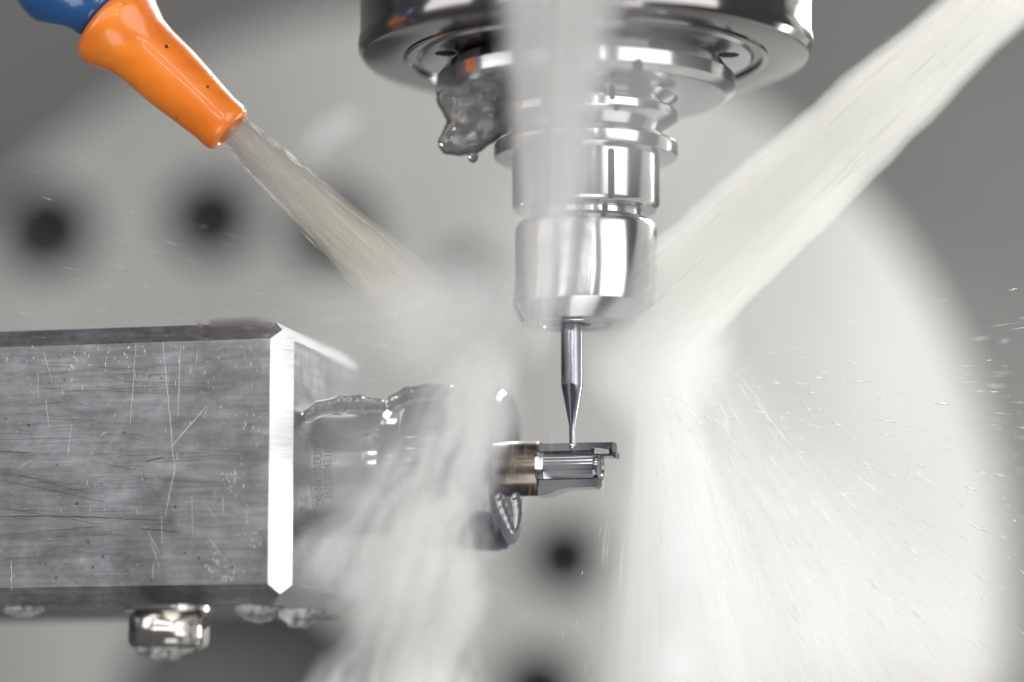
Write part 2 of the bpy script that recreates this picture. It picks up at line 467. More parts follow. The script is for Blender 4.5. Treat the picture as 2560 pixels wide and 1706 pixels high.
for (x0, y0, x1, y1, wd) in ((408, 855, 437, 1190, 1.6), (517, 1015, 425, 1120, 1.3), (445, 1130, 412, 1295, 1.8), (450, 870, 445, 1040, 1.2), (105, 865, 132, 960, 1.0),
        (115, 1000, 122, 1070, 1.4), (340, 860, 325, 1060, 1.2), (180, 1060, 168, 1140, 1.2), (495, 860, 490, 915, 1.2), (508, 1250, 540, 1300, 1.2),
        (370, 1330, 400, 1385, 1.4), (520, 1340, 560, 1400, 1.3), (28, 1400, 30, 1478, 1.6), (480, 1240, 482, 1340, 1.2), (558, 1240, 558, 1290, 1.2), (95, 930, 96, 995, 1.0), (385, 1400, 380, 1450, 1.5),
        (95, 1140, 45, 1170, .8), (250, 1090, 268, 1080, 2.4), (375, 1345, 398, 1420, 1.4), (405, 1360, 404, 1290, 1.1)):
    sliver(b1, fp(x0, y0), fp(x1, y1), wd * .7 * U, YF, 22, 1.1 * U)
for _ in range(150):
    x = random.uniform(0, 660); y = 862 + abs(random.gauss(0, 60)) if random.random() < .4 else random.uniform(865, 1460)
    if y > 1465: continue
    ln = random.choice((3, 5, 8, 14)); an = random.gauss(math.pi / 2, 0.12)
    sliver(b1, fp(x, y), fp(x + ln * math.cos(an), y + ln * math.sin(an)), random.uniform(.5, 1.5) * U, YF, 2, 0.2 * U)
for (cx_, cy_, s_, n_) in ((580, 1195, 14, 26), (545, 1415, 22, 26), (570, 1440, 16, 20), (630, 1060, 18, 12), (640, 1340, 18, 14), (200, 905, 25, 10), (330, 880, 30, 10)):
    for _ in range(n_):
        x = cx_ + random.gauss(0, s_); y = cy_ + random.gauss(0, s_ * .9)
        if not (0 < x < 665 and 850 < y < 1460): continue
        r = random.uniform(1.5, 4.5)
        sliver(b1, fp(x, y - r), fp(x + random.uniform(-2, 2), y + r), random.uniform(1, 3) * U, YF, 3, 0.8 * U)
for (x0, y0, x1, y1, wd) in ((0, 1292, 120, 1290, 2.2), (120, 1290, 310, 1296, 2.0), (0, 1130, 75, 1132, 2.0), (310, 1298, 430, 1302, 1.5), (350, 1322, 450, 1330, 2.0), (365, 1155, 410, 1142, 2.2), (0, 1185, 120, 1200, .8), (0, 1200, 260, 1255, .9), (0, 1175, 230, 1235, .7), (0, 1270, 260, 1312, .8), (0, 1100, 170, 1095, .6), (140, 980, 300, 975, .7), (0, 1340, 260, 1315, .7)):
    sliver(b2, fp(x0, y0), fp(x1, y1), wd * U * .8, YF - 0.000004, 10, 0.9 * U)
for _ in range(60):
    x = random.uniform(0, 500); y = random.uniform(900, 1440); ln = random.uniform(40, 190); an = random.gauss(0.02, 0.09)
    sliver(b2, fp(x, y), fp(min(660, x + ln), y + ln * an), random.uniform(.25, .5) * U, YF - 0.000002, 6, 0.5 * U)
tag(under(mk('bright_scratches', b1, SCR, smooth=False), blk, AM), kind='stuff')
tag(under(mk('dark_scratches', b2, SCRD, smooth=False), blk, AM), kind='stuff')

# --- hex bolt under the block
pn = at(423, 1578, -0.010); mn = mpp(pn)
bolt = empty('hex_bolt', pn + Vector((0, 0, -45 * mn)), 'wet hexagon bolt head hanging under the aluminium block', 'bolt')
bm = bmesh.new(); rings = []
def hexring(r, z, rot=R_(-16 - 90)):
    return [bm.verts.new((r * mn * math.cos(rot + k * math.pi / 3), r * mn * math.sin(rot + k * math.pi / 3), z * mn)) for k in range(6)]
seq = [(92, 47), (103, 40), (103, -30), (99, -39), (88, -44)]
for r, z in seq: rings.append(hexring(r, z))
for q, r in zip(rings, rings[1:]):
    for i in range(6): bm.faces.new((q[i], q[(i + 1) % 6], r[(i + 1) % 6], r[i]))
bm.faces.new(rings[0][::-1]); bm.faces.new(rings[-1])
bmesh.ops.recalc_face_normals(bm, faces=bm.faces)
bmesh.ops.bevel(bm, geom=bm.edges[:], offset=5 * mn, segments=3, affect='EDGES')
BOLTM = plain('bolt_steel', (0.60, 0.57, 0.53), 0.16, 1.0, 0.8)
under(mk('head', bm, BOLTM, angle=60), bolt, Matrix.Translation(pn))
under(mk('washer', lathe([(47 * mn, 60 * mn), (47.5 * mn, 112 * mn), (58 * mn, 112 * mn), (58.5 * mn, 60 * mn)], 48), BOLTM), bolt, Matrix.Translation(pn))

# --- collet chuck
R1 = 163 * M1
def S(px, r=0.0): return sx(px, 1172, r)[0]
chk = empty('collet_chuck', AM @ Vector((s_end, 0, -R1)), 'silver cylindrical collet chuck with engraved code and dark nut, half hidden by spray', 'collet chuck')
sc_, sd_ = S(905, R1), S(950, R1)
under(mk('shank', hl([(s_end - 0.004, R1), (sc_ - .0002, R1), (sc_, R1 + .0001), (sd_ - .0006, R1 + .0001), (sd_, R1 - .0005), (sd_, R1 * .8)]), CHUCK), chk, AM)
R2 = 196 * M1
n0, n1 = S(972, R2), S(1274, 0)
under(mk('neck', hl([(sd_ - .001, R1 * .82), (n0 + .003, R1 * .82)]), NUT), chk, AM)
under(mk('clamping_nut', hl([(n0, R2 * .86), (n0 + .0012, R2 * .97), (n0 + .003, R2), (n1 - .0075, R2), (n1 - .0068, R2 * 1.04), (n1 - .002, R2 * 1.05), (n1 - .0006, R2 * 1.02), (n1, R2 * .96), (n1 + .0003, R2 * .6), (n1 + .0003, 70 * M1)]), NUT), chk, AM)
for k in range(6):                       # spanner slots round the nut
    b2 = bmesh.new(); box(b2, (n0 + .0035, -.0011, R2 - .0002), (n1 - .0085, .0011, R2 + .00025))
    bmesh.ops.bevel(b2, geom=b2.edges[:], offset=.0002, segments=1, affect='EDGES')
    under(mk('grip_rib', b2, NUT, smooth=False), chk, AM @ Matrix.Rotation(R_(25 + 60 * k), 4, 'X'))
# engraved lettering wrapped round the shank
def wrap_text(body, px, size, y0, y1, obj='engraved_text'):
    cu = bpy.data.curves.new('t', 'FONT'); cu.body = body; cu.size = size; cu.extrude = 0; cu.resolution_u = 3
    cu.space_character = 1.05
    to = bpy.data.objects.new('t', cu); COL.objects.link(to)
    dg = bpy.context.evaluated_depsgraph_get(); me = bpy.data.meshes.new_from_object(to.evaluated_get(dg))
    bpy.data.objects.remove(to)
    bm = bmesh.new(); bm.from_mesh(me); bpy.data.meshes.remove(me)
    bmesh.ops.subdivide_edges(bm, edges=[e for e in bm.edges if e.calc_length() > size * .2], cuts=2)
    xs = [v.co.x for v in bm.verts]; x0, x1 = min(xs), max(xs)
    rr = R1 + 0.00003
    z0 = sx(px, y0, R1)[1]; z1 = sx(px, y1, R1)[1]
    th0 = math.asin(max(-.99, min(.99, z0 / rr))); th1 = math.asin(max(-.99, min(.99, z1 / rr)))
    s0 = S(px, R1)
    for v in bm.verts:
        th = th0 + (th1 - th0) * (v.co.x - x0) / (x1 - x0)
        s = s0 - (v.co.y - size * .35)
        v.co = Vector((s, -rr * math.cos(th), rr * math.sin(th)))
    bmesh.ops.recalc_face_normals(bm, faces=bm.faces)
    return under(mk(obj, bm, INK, smooth=False), chk, AM)
wrap_text('CYL-20x100/ER20MF', 793, 29 * U, 1264, 1098)
wrap_text('2025.22062.110', 817, 27 * U, 1246, 1114)
# worn first line of which only dabs are left
b2 = bmesh.new(); rr = R1 + .00003
for k in range(13):
    th = R_(-24 + 3.1 * k + random.uniform(-.4, .4)); s = S(769, R1)
    for j in range(2):
        u0 = s - random.uniform(3, 7) * U; u1 = s + random.uniform(2, 7) * U; t0 = th + R_(j * 1.1); t1 = t0 + R_(.5)
        b2.faces.new([b2.verts.new((u, -rr * math.cos(q), rr * math.sin(q))) for u, q in ((u0, t0), (u1, t0), (u1, t1), (u0, t1))])
under(mk('worn_marking', b2, INK, smooth=False), chk, AM)

# --- stock bar + machined end = workpiece
wp = empty('workpiece', AM @ Vector((0, 0, -69 * M1)), 'small steel bar with milled flats and a stepped end under the cutter', 'workpiece')
RS = 69 * M1
s1 = S(1345, 35 * M1)
under(mk('bar', hl([(n1 - .002, RS), (s1 - .0003, RS), (s1, RS * .97), (s1, RS * .6)]), STOCK), wp, AM)
def zz(py, h=35 * M1): return sx(1430, py, h)[1]
zt, zf, za, zb, zl = zz(1107), zz(1127), zz(1131), zz(1197), zz(1219)
def section(s, flare, bot, top=zt):
    """cross-section points (y,z) going round; y negative is towards the lens"""
    P = [(0.0022, top), (-0.0017, top), (-0.0023, top - 1 * M1), (-0.00225, zf), (-0.0021, za)]
    zc_ = (za + zb) / 2; rr = 0.0
    rad = 54 * M1 * flare
    hz = (za - zb) / 2
    for k in range(13):
        z = zc_ + hz * (1 - 2 * k / 12)
        y = -math.sqrt(max(0, rad * rad - (z - zc_) ** 2)); P.append((min(y, -0.0019 * flare), z))
    P += [(-0.0021, zb - 1 * M1), (-0.0022, zb - 2 * M1), (-0.0021, bot), (0.0022, bot), (0.003, zc_)]
    return [(s, y, z) for y, z in P]
bm = bmesh.new(); rings = []
s2 = S(1485, 50 * M1)
def sp(px): return S(px, 40 * M1)
for px, fl, by, ty in ((1343, 1.28, 1238, 1107), (1349, 1.22, 1238, 1107), (1354, 1.10, 1237, 1107), (1360, 1.02, 1236, 1107), (1370, 1.0, 1234, 1107), (1385, 1, 1229, 1107), (1400, 1, 1223, 1107), (1412, 1, 1220, 1107), (1484, 1, 1219, 1107)):
    rings.append([bm.verts.new(p) for p in section(sp(px), fl, zz(by))])
for q, r in zip(rings, rings[1:]):
    n = len(q)
    for i in range(n): bm.faces.new((q[i], q[(i + 1) % n], r[(i + 1) % n], r[i]))
bm.faces.new(rings[0][::-1]); bm.faces.new(rings[-1]); bmesh.ops.recalc_face_normals(bm, faces=bm.faces)
under(mk('milled_body', bm, WORK, angle=25), wp, AM)
# step that overhangs to the right
e0, e1 = sp(1478), sp(1531)
zs = zz(1122); zu = zz(1143)
bm = bmesh.new(); prof = [(0.0012, zt + .5 * M1), (-0.0017, zt + .5 * M1), (-0.00235, zt - 2 * M1), (-0.0023, zs), (-0.0026, zs - 1 * M1), (-0.0021, (zs + zu) / 2), (-0.0026, zu + 3 * M1), (-0.0024, zu), (0.0012, zu)]
r0 = [bm.verts.new((e0, y, z)) for y, z in prof]; r1 = [bm.verts.new((e1, y, z)) for y, z in prof]
for i in range(len(prof)): bm.faces.new((r0[i], r0[(i + 1) % len(prof)], r1[(i + 1) % len(prof)], r1[i]))
bm.faces.new(r0[::-1]); bm.faces.new(r1); bmesh.ops.recalc_face_normals(bm, faces=bm.faces)
under(mk('overhang_step', bm, WORK, smooth=False), wp, AM)
bm = bmesh.new(); box(bm, (e1 - .0001, -0.0016, zz(1146)), (e1 + 8 * M1, 0.0008, zz(1131))); bmesh.ops.bevel(bm, geom=bm.edges[:], offset=.00008, segments=1, affect='EDGES')
under(mk('step_nub', bm, WORK, smooth=False), wp, AM)
f0, f1, fm_ = sp(1486), sp(1522), M1
bm = hull([(f0, -.00275, zz(1123)), (f0, -.00275, zz(1137)), (f1, -.00238, zz(1124)), (f1, -.00238, zz(1137)), (f0, -.0015, zz(1124)), (f0, -.0015, zz(1137)), (f1, -.0015, zz(1124)), (f1, -.0015, zz(1137))])
under(mk('glint_wedge', bm, CHUCK, smooth=False), wp, AM)  # added wedge of lighter steel, tilted to catch the lamp
zc_ = (za + zb) / 2 - 1 * M1
bm = hl([(sp(1480), 40 * M1), (sp(1494), 40 * M1), (sp(1497), 36 * M1), (sp(1497), 24 * M1), (sp(1494), 22 * M1)], 48)
bmesh.ops.translate(bm, verts=bm.verts, vec=(0, -4 * M1, zc_)); under(mk('end_boss', bm, WORK), wp, AM)
bm = bmesh.new(); box(bm, (sp(1482), -0.0022, zz(1217)), (sp(1494), 0.001, zz(1196))); bmesh.ops.bevel(bm, geom=bm.edges[:], offset=.00015, segments=2, affect='EDGES')
under(mk('lower_lip', bm, WORK, smooth=False), wp, AM)

# ------------------------------------------------------------------ coolant nozzle
YN = -0.006
dd = -(at(584 + 733, 323 + 680, YN) - at(584, 323, YN)).normalized()
offp = at(584 - 7, 323 + 7, YN)
NM = frame(offp, dd, Vector((0, 1, 0)))
noz = empty('coolant_nozzle', offp, 'orange plastic coolant nozzle on a blue hose joint, pouring a jet to the right', 'nozzle')
nz = lambda l: [(t * U, r * U) for t, r in l]
under(mk('nozzle_tip', lathe(nz([(30, 40), (2, 44), (0, 47), (0, 54), (4, 62), (14, 68), (28, 70), (54, 69), (120, 76), (207, 85), (280, 87), (320, 92), (350, 104), (375, 116), (395, 121), (410, 119), (422, 110), (432, 92), (436, 70)]), 96), ORANGE, angle=60), noz, NM)
under(mk('hose_joint', lathe(nz([(430, 60), (436, 76), (455, 80), (475, 82), (500, 96), (530, 115), (552, 127), (575, 131), (600, 129), (640, 120), (760, 118), (900, 118)]), 96), BLUE, angle=60), noz, NM)
# moulding seam along the tip
bm = bmesh.new()
prev = None
for t, r in [(20, 69.5), (54, 69.6), (120, 76.6), (207, 85.6), (280, 87.6), (320, 92.5)]:
    th = R_(90 + 14); v = []
    for dth, h in ((-.8, 0), (0, .8), (.8, 0)):
        q = th + R_(dth); v.append(bm.verts.new(((r + h - .5) * U * math.cos(q + math.pi), (r + h - .5) * U * math.sin(q), t * U)))
    if prev:
        bm.faces.new((prev[0], prev[1], v[1], v[0])); bm.faces.new((prev[1], prev[2], v[2], v[1]))
    prev = v
bmesh.ops.recalc_face_normals(bm, faces=bm.faces)
under(mk('mould_seam', bm, ORANGE), noz, NM)

#@@WATER
# ------------------------------------------------------------------ coolant: jets, spray, drops
def mist_mat(name, dens, tan_, z0, z1, col, ks, kz, fade_in, fade_out, contrast=(0.35, 0.65), base=0.25, power=1.0, warp=0.0, wf=45):
    """scattering coolant spray spreading from the object origin along +Z; tan_ = (tx, ty) half-angles"""
    m = bpy.data.materials.new(name); m.use_nodes = True; t = m.node_tree
    for n in list(t.nodes): t.nodes.remove(n)
    out = N(t, 'ShaderNodeOutputMaterial'); vol = N(t, 'ShaderNodeVolumePrincipled')
    vol.inputs['Color'].default_value = (*col, 1); vol.inputs['Anisotropy'].default_value = 0.15
    L(t, vol.outputs[0], out.inputs['Volume'])
    oc = objco(t)
    if warp:
        wn = N(t, 'ShaderNodeTexNoise'); L(t, oc, wn.inputs['Vector']); wn.inputs['Scale'].default_value = wf; wn.inputs['Detail'].default_value = 2.5
        sb = N(t, 'ShaderNodeVectorMath', operation='SUBTRACT'); L(t, wn.outputs['Color'], sb.inputs[0]); sb.inputs[1].default_value = (.5, .5, .5)
        sl = N(t, 'ShaderNodeVectorMath', operation='SCALE'); L(t, sb.outputs[0], sl.inputs[0]); sl.inputs['Scale'].default_value = warp
        av = N(t, 'ShaderNodeVectorMath', operation='ADD'); L(t, oc, av.inputs[0]); L(t, sl.outputs[0], av.inputs[1]); oc = av.outputs[0]
    sp_ = N(t, 'ShaderNodeSeparateXYZ'); L(t, oc, sp_.inputs[0])
    def M(op, a, b=None, clamp=False):
        n = N(t, 'ShaderNodeMath', operation=op, use_clamp=clamp)
        for i, v in enumerate((a, b)):
            if v is None: continue
            if isinstance(v, (int, float)): n.inputs[i].default_value = v
            else: L(t, v, n.inputs[i])
        return n.outputs[0]
    z = sp_.outputs[2]
    ax = M('DIVIDE', M('DIVIDE', sp_.outputs[0], z), tan_[0]); ay = M('DIVIDE', M('DIVIDE', sp_.outputs[1], z), tan_[1])
    r2 = M('ADD', M('MULTIPLY', ax, ax), M('MULTIPLY', ay, ay))
    rad = M('POWER', M('SUBTRACT', 1.0, r2, True), power)
    cb = N(t, 'ShaderNodeCombineXYZ'); L(t, M('MULTIPLY', ax, ks), cb.inputs[0]); L(t, M('MULTIPLY', ay, ks * .6), cb.inputs[1]); L(t, M('MULTIPLY', z, kz), cb.inputs[2])
    nz_ = noise(t, cb.outputs[0], 1.0, 3, 0.55)
    mr = N(t, 'ShaderNodeMapRange', interpolation_type='SMOOTHSTEP'); L(t, nz_, mr.inputs[0]); mr.inputs[1].default_value = contrast[0]; mr.inputs[2].default_value = contrast[1]
    mr.inputs[3].default_value = base; mr.inputs[4].default_value = 1
    def fade(a, b, v0, v1):
        f = N(t, 'ShaderNodeMapRange', interpolation_type='SMOOTHSTEP'); L(t, z, f.inputs[0])
        f.inputs[1].default_value = a; f.inputs[2].default_value = b; f.inputs[3].default_value = v0; f.inputs[4].default_value = v1
        return f.outputs[0]
    D = M('MULTIPLY', M('MULTIPLY', rad, mr.outputs[0]), M('MULTIPLY', fade(z0, z0 + fade_in, 0, 1), fade(z1 - fade_out, z1, 1, 0)))
    L(t, M('MULTIPLY', D, dens), vol.inputs['Density'])
    return m
def mist(name, p_apex, p_end, hw_end, zs, dens, col=(0.99, 0.99, 0.985), ks=5, kz=40, fade_in=.005, fade_out=.02, ty=None, label='', cat='', **kw):
    """apex and end are world points; hw_end = half width at the end in metres; zs = start distance from apex"""
    d = p_end - p_apex; z1 = d.length; z0 = zs
    tx = hw_end / z1; ty = ty if ty else tx; grow = 1.25 if kw.get('warp') else 1.0
    fm = frame(p_apex, d, Vector((0, 1, 0)).cross(d).normalized())
    bm = bmesh.new(); n = 32; rings = []
    for z in (z0, z1):
        rings.append([bm.verts.new((tx * z * grow * math.cos(2 * math.pi * i / n), ty * z * grow * math.sin(2 * math.pi * i / n), z)) for i in range(n)])
    for i in range(n): bm.faces.new((rings[0][i], rings[0][(i + 1) % n], rings[1][(i + 1) % n], rings[1][i]))
    bm.faces.new(rings[0][::-1]); bm.faces.new(rings[1]); bmesh.ops.recalc_face_normals(bm, faces=bm.faces)
    o = mk(name, bm, mist_mat(name, dens, (tx, ty), z0, z1, col, ks, kz, fade_in, fade_out, **kw), mw=fm, smooth=False)
    return tag(o, label, cat, kind='stuff')
P = at
def bundle(name, ap, pe, tx, ty, z0, z1, n, ln, wd, mat, sigma=0.5, parent=None, fm=None, curve=0.0, zpow=1.0):
    """many thin threads and elongated drops of liquid flying away from ap"""
    d = pe - ap; fm = frame(ap, d, Vector((0, 1, 0)).cross(d).normalized())
    V = []; F = []
    for _ in range(n):
        g = random.gauss(0, sigma), random.gauss(0, sigma)
        if g[0] ** 2 + g[1] ** 2 > 1.3: continue
        za = z0 + (z1 - z0) * random.random() ** zpow; l = ln[0] * (ln[1] / ln[0]) ** random.random(); zb = min(z1 * random.uniform(.8, 1), za + l)
        if zb - za < l * .3: continue
        r = wd[0] * (wd[1] / wd[0]) ** (random.random() ** 1.5)
        k = len(V); j = random.gauss(0, curve)
        def q(z, w=0): return Vector((g[0] * tx * z + w * j, g[1] * ty * z, z))
        a, b = q(za), q(zb); m = q(za + (zb - za) * random.uniform(.3, .7), l)
        V += [a, b] + [m + Vector((r * math.cos(t), r * math.sin(t), 0)) for t in (0.3, 2.4, 4.5)]
        for u, v in ((2, 3), (3, 4), (4, 2)): F += [(k, k + v, k + u), (k + 1, k + u, k + v)]
    me = bpy.data.meshes.new(name); me.from_pydata([tuple(v) for v in V], [], F); me.materials.append(mat); me.shade_smooth()
    o = bpy.data.objects.new(name, me); COL.objects.link(o)
    if parent is not None: under(o, parent, fm)
    else: o.matrix_world = fm
    o['kind'] = 'stuff'
    return o
def jet(ap, pe, hw, zs, dens, label, threads, **kw):
    root = empty('coolant_jet', pe, label, 'jet', None)
    v = mist('jet_core', ap, pe, hw, zs, dens, **kw); mwv = v.matrix_world.copy(); under(v, root, frame(ap, pe - ap, Vector((0, 1, 0)).cross(pe - ap).normalized()))
    tx = hw / (pe - ap).length
    for (n, ln, wd, mat, sg) in threads:
        bundle('jet_threads', ap, pe, tx, tx, zs, (pe - ap).length, n, ln, wd, mat, sg, root)
    return root
# jet from the upper right
pe, pa = P(1560, 860, -0.006), P(2470, 20, 0.010)
ap = pe + (pa - pe) * 3.4
jet(ap, pe, 150 * U, (pa - ap).length - 0.012, 520, 'thick milky coolant jet coming down from the upper right corner',
    [(70, (.012, .04), (.00015, .00050), DROPT, .42), (40, (.003, .010), (.00003, .00008), DROP, .75)],
    col=(0.985, 0.985, 0.955), ks=9, kz=14, fade_in=.001, fade_out=.020, contrast=(.36, .66), base=.16, power=.7, warp=.0025, wf=60)
# jet from the orange nozzle
p0, p1 = P(590, 330, YN), P(1120, 830, -0.004)
ap = p0 - (p1 - p0) * 0.85
rj = jet(ap, p1, 98 * U, (p0 - ap).length - 0.001, 330, 'greyish coolant jet pouring from the orange nozzle',
    [(260, (.006, .025), (.00006, .00020), DROPT, .42), (110, (.002, .007), (.00004, .00010), DROP, .5)],
    col=(0.85, 0.82, 0.74), ks=6, kz=20, fade_in=.018, fade_out=.022, contrast=(.3, .7), base=.25, power=.6, warp=.0015, wf=90)
fmj = frame(ap, p1 - ap, Vector((0, 1, 0)).cross(p1 - ap).normalized())
z00 = (p0 - ap).length - .003; k1 = 40 * U / z00; prof = []
for i in range(34):
    z = z00 + i * .0009; prof.append((z, z * k1 * (1 + .03 * math.sin(i * 1.7)) * (1 if i < 20 else 1 - (i - 20) * .035)))
bm = lathe(prof, 48)
for v in bm.verts:
    nn = mnoise.noise(Vector((v.co.x * 700, v.co.y * 700, v.co.z * 60))); f = 1 + .10 * nn; v.co.x *= f; v.co.y *= f
under(mk('jet_skin', bm, JSKIN), rj, fmj)
# curtain coming down the middle, narrowing
pt, pb = P(1400, -60, -0.036), P(1345, 960, -0.014)
ap = pb + (pb - pt) * 0.16
mist('coolant_curtain', ap, pt, 195 * U, (pb - ap).length, 1300, ks=4, kz=8, fade_in=.008, warp=.002, wf=40, fade_out=.002, ty=0.05,
     col=(.99, .99, .985), label='soft white coolant curtain falling in front of the spindle and holder', cat='spray', contrast=(.40, .62), base=.45, power=2.0)
tag(bundle('coolant_threads', pt + (pt - pb) * 2, pb, .02, .012, .07, .20, 260, (.006, .04), (.00003, .00012), DROPT, .5),
    'fine falling threads of coolant in front of the tool holder', 'spray')
def spray(name, ap, pe, hw, zs, dens, ty, label, threads, **kw):
    o = mist(name, ap, pe, hw, zs, dens, ty=ty, label=label, cat='spray', **kw)
    tx = hw / (pe - ap).length
    for (n, ln, wd, mat, sg, zp) in threads:
        bundle('flying_threads', ap, pe, tx, ty, zs, (pe - ap).length, n, ln, wd, mat, sg, o, curve=.02, zpow=zp)
    return o
def puff(name, c, rad, dens, label, ks=1.6):
    m = bpy.data.materials.new(name); m.use_nodes = True; t = m.node_tree
    for n in list(t.nodes): t.nodes.remove(n)
    out = N(t, 'ShaderNodeOutputMaterial'); vol = N(t, 'ShaderNodeVolumePrincipled'); vol.inputs['Color'].default_value = (.99, .99, .985, 1)
    L(t, vol.outputs[0], out.inputs['Volume'])
    oc = objco(t); ln = N(t, 'ShaderNodeVectorMath', operation='LENGTH'); L(t, oc, ln.inputs[0])
    f = N(t, 'ShaderNodeMapRange', interpolation_type='SMOOTHSTEP'); L(t, ln.outputs['Value'], f.inputs[0]); f.inputs[1].default_value = 1; f.inputs[2].default_value = .15; f.inputs[3].default_value = 0; f.inputs[4].default_value = dens
    nn = N(t, 'ShaderNodeMapRange', interpolation_type='SMOOTHSTEP'); L(t, noise(t, oc, ks, 4, .6, .6), nn.inputs[0]); nn.inputs[1].default_value = .3; nn.inputs[2].default_value = .65; nn.inputs[3].default_value = .3
    mu = N(t, 'ShaderNodeMath', operation='MULTIPLY'); L(t, f.outputs[0], mu.inputs[0]); L(t, nn.outputs[0], mu.inputs[1]); L(t, mu.outputs[0], vol.inputs['Density'])
    bm = bmesh.new(); bmesh.ops.create_icosphere(bm, subdivisions=3, radius=1.0)
    o = mk(name, bm, m); o.location = c; o.scale = tuple(q * U for q in rad)
    return tag(o, label, 'spray', kind='stuff')
puff('splash_cloud', P(1640, 850, -0.002), (230, 170, 290), 230, 'white splash cloud where the right jet breaks up')
puff('splash_cloud', P(1150, 800, -0.014), (260, 200, 230), 170, 'pale splash cloud left of the cutter above the nut')
puff('splash_cloud', P(1200, 1010, -0.020), (120, 130, 190), 400, 'dense white cloud hiding the upper end of the clamping nut')
puff('splash_cloud', P(1380, 560, -0.030), (210, 120, 360), 75, 'faint haze of fine coolant in front of the tool holder')
puff('splash_cloud', P(960, 1180, -0.030), (330, 140, 340), 66, 'thin churning veil of coolant in front of the chuck', ks=2.6)
puff('splash_cloud', P(1560, 250, -0.044), (270, 110, 330), 75, 'faint haze of fine coolant in front of the spindle')
# fan to the lower left
spray('coolant_spray', P(1350, 620, -0.024), P(900, 1600, -0.034), 270 * U, 0.010, 620, .10,
      'white coolant spray fanning down to the left over the chuck',
      [(260, (.004, .02), (.00008, .00035), DROPT, .5, .8), (50, (.001, .004), (.00003, .00007), DROP, .5, .8)],
      ks=5, kz=38, fade_in=.015, fade_out=.012, contrast=(.42, .60), base=.04, power=.8, warp=.016, wf=60)
spray('coolant_spray', P(1240, 900, -0.024), P(970, 1860, -0.028), 250 * U, 0.018, 640, .10,
      'white coolant streaming down below the clamping nut',
      [(200, (.004, .02), (.00008, .00035), DROPT, .5, .8), (40, (.001, .004), (.00003, .00007), DROP, .5, .8)],
      ks=5, kz=36, fade_in=.014, fade_out=.002, contrast=(.42, .60), base=.04, power=.8, warp=.015, wf=64)
spray('coolant_spray', P(1440, 700, -0.020), P(560, 900, -0.030), 260 * U, 0.010, 170, .12,
      'thin coolant veil blown left above the chuck',
      [(300, (.004, .02), (.00003, .00010), DROPT, .6, 1), (160, (.001, .005), (.00002, .00006), DROP, .8, .7)],
      ks=6, kz=30, fade_in=.02, fade_out=.035, contrast=(.35, .65), base=.3, power=1.0, warp=.008, wf=40)
# fan to the lower right
spray('coolant_spray', P(1590, 620, 0.002), P(2060, 1940, 0.004), 820 * U, 0.010, 85, .25,
      'bright coolant spray fanning down to the right beside the cutter',
      [(650, (.0006, .005), (.00002, .00010), DROP, .6, .5), (260, (.004, .018), (.0001, .0005), DROPT, .55, .6)],
      ks=11, kz=18, fade_in=.008, fade_out=.02, contrast=(.35, .65), base=.35, power=1.9, warp=.006, wf=40)
mist('coolant_spray', P(1620, 500, 0.0), P(1740, 1900, 0.0), 270 * U, 0.02, 190, label='bright upright column of spray right of the workpiece', cat='spray', ks=5, kz=14, fade_in=.02, fade_out=.002, base=.3, power=1.4)
tag(bundle('flying_drops', P(1600, 950, 0), P(2500, 1350, -.004), .75, .5, .004, .068, 750, (.0006, .005), (.00004, .00024), DROP, .6, zpow=.8),
    'elongated drops of coolant flying right from the cutting point', 'drops')
tag(bundle('flying_drops', P(1300, 900, -.01), P(0, 700, -.02), .3, .3, .01, .078, 160, (.001, .004), (.00002, .00005), DROP, .6),
    'fine drops of coolant flying left above the aluminium block', 'drops')

# ------------------------------------------------------------------ clinging water
def blob(name, pts, Y, mat, label=None, cat=None, parent=None, vox=2.0, smooth=18, flat=1.0, group=None):
    """a lump of liquid grown round a chain of (px, py, radius in photo pixels[, dY in px])"""
    c0 = at(pts[0][0], pts[0][1], Y); s = mpp(c0)
    bm = bmesh.new()
    P3 = []
    for q in pts:
        p = at(q[0], q[1], Y); v = (p - c0) / s; v.y += q[3] if len(q) > 3 else 0; P3.append((v, q[2]))
    for i, (v, r) in enumerate(P3):
        bmesh.ops.create_icosphere(bm, subdivisions=2, radius=r, matrix=Matrix.Translation(v) @ Matrix.Diagonal((1, flat, 1, 1)))
        if i and (v - P3[i - 1][0]).length < 3.2 * max(r, P3[i - 1][1]):
            for f in (.25, .5, .75):
                bmesh.ops.create_icosphere(bm, subdivisions=2, radius=(r * f + P3[i - 1][1] * (1 - f)) * .93, matrix=Matrix.Translation(v.lerp(P3[i - 1][0], 1 - f)) @ Matrix.Diagonal((1, flat, 1, 1)))
    me = bpy.data.meshes.new(name); bm.to_mesh(me); bm.free(); o = bpy.data.objects.new(name, me); COL.objects.link(o)
    md_ = o.modifiers.new('r', 'REMESH'); md_.mode = 'VOXEL'; md_.voxel_size = vox
    sm = o.modifiers.new('s', 'SMOOTH'); sm.factor = .5; sm.iterations = smooth
    me2 = bpy.data.meshes.new_from_object(o.evaluated_get(bpy.context.evaluated_depsgraph_get()))
    bpy.data.objects.remove(o); bpy.data.meshes.remove(me)
    me2.transform(Matrix.Scale(s, 4)); me2.materials.clear(); me2.materials.append(mat); me2.shade_smooth()
    o = bpy.data.objects.new(name, me2); COL.objects.link(o)
    if parent is not None: under(o, parent, Matrix.Translation(c0))
    else: o.location = c0
    return tag(o, label, cat, group)
lump = [(1110, 225, 24), (1120, 250, 32), (1135, 280, 30), (1175, 225, 50), (1180, 270, 50), (1220, 250, 60), (1165, 310, 44), (1135, 330, 30), (1113, 357, 22), (1118, 370, 20), (1150, 360, 34), (1185, 350, 38), (1215, 320, 46), (1255, 290, 50), (1290, 280, 50), (1300, 240, 50), (1340, 290, 40)]
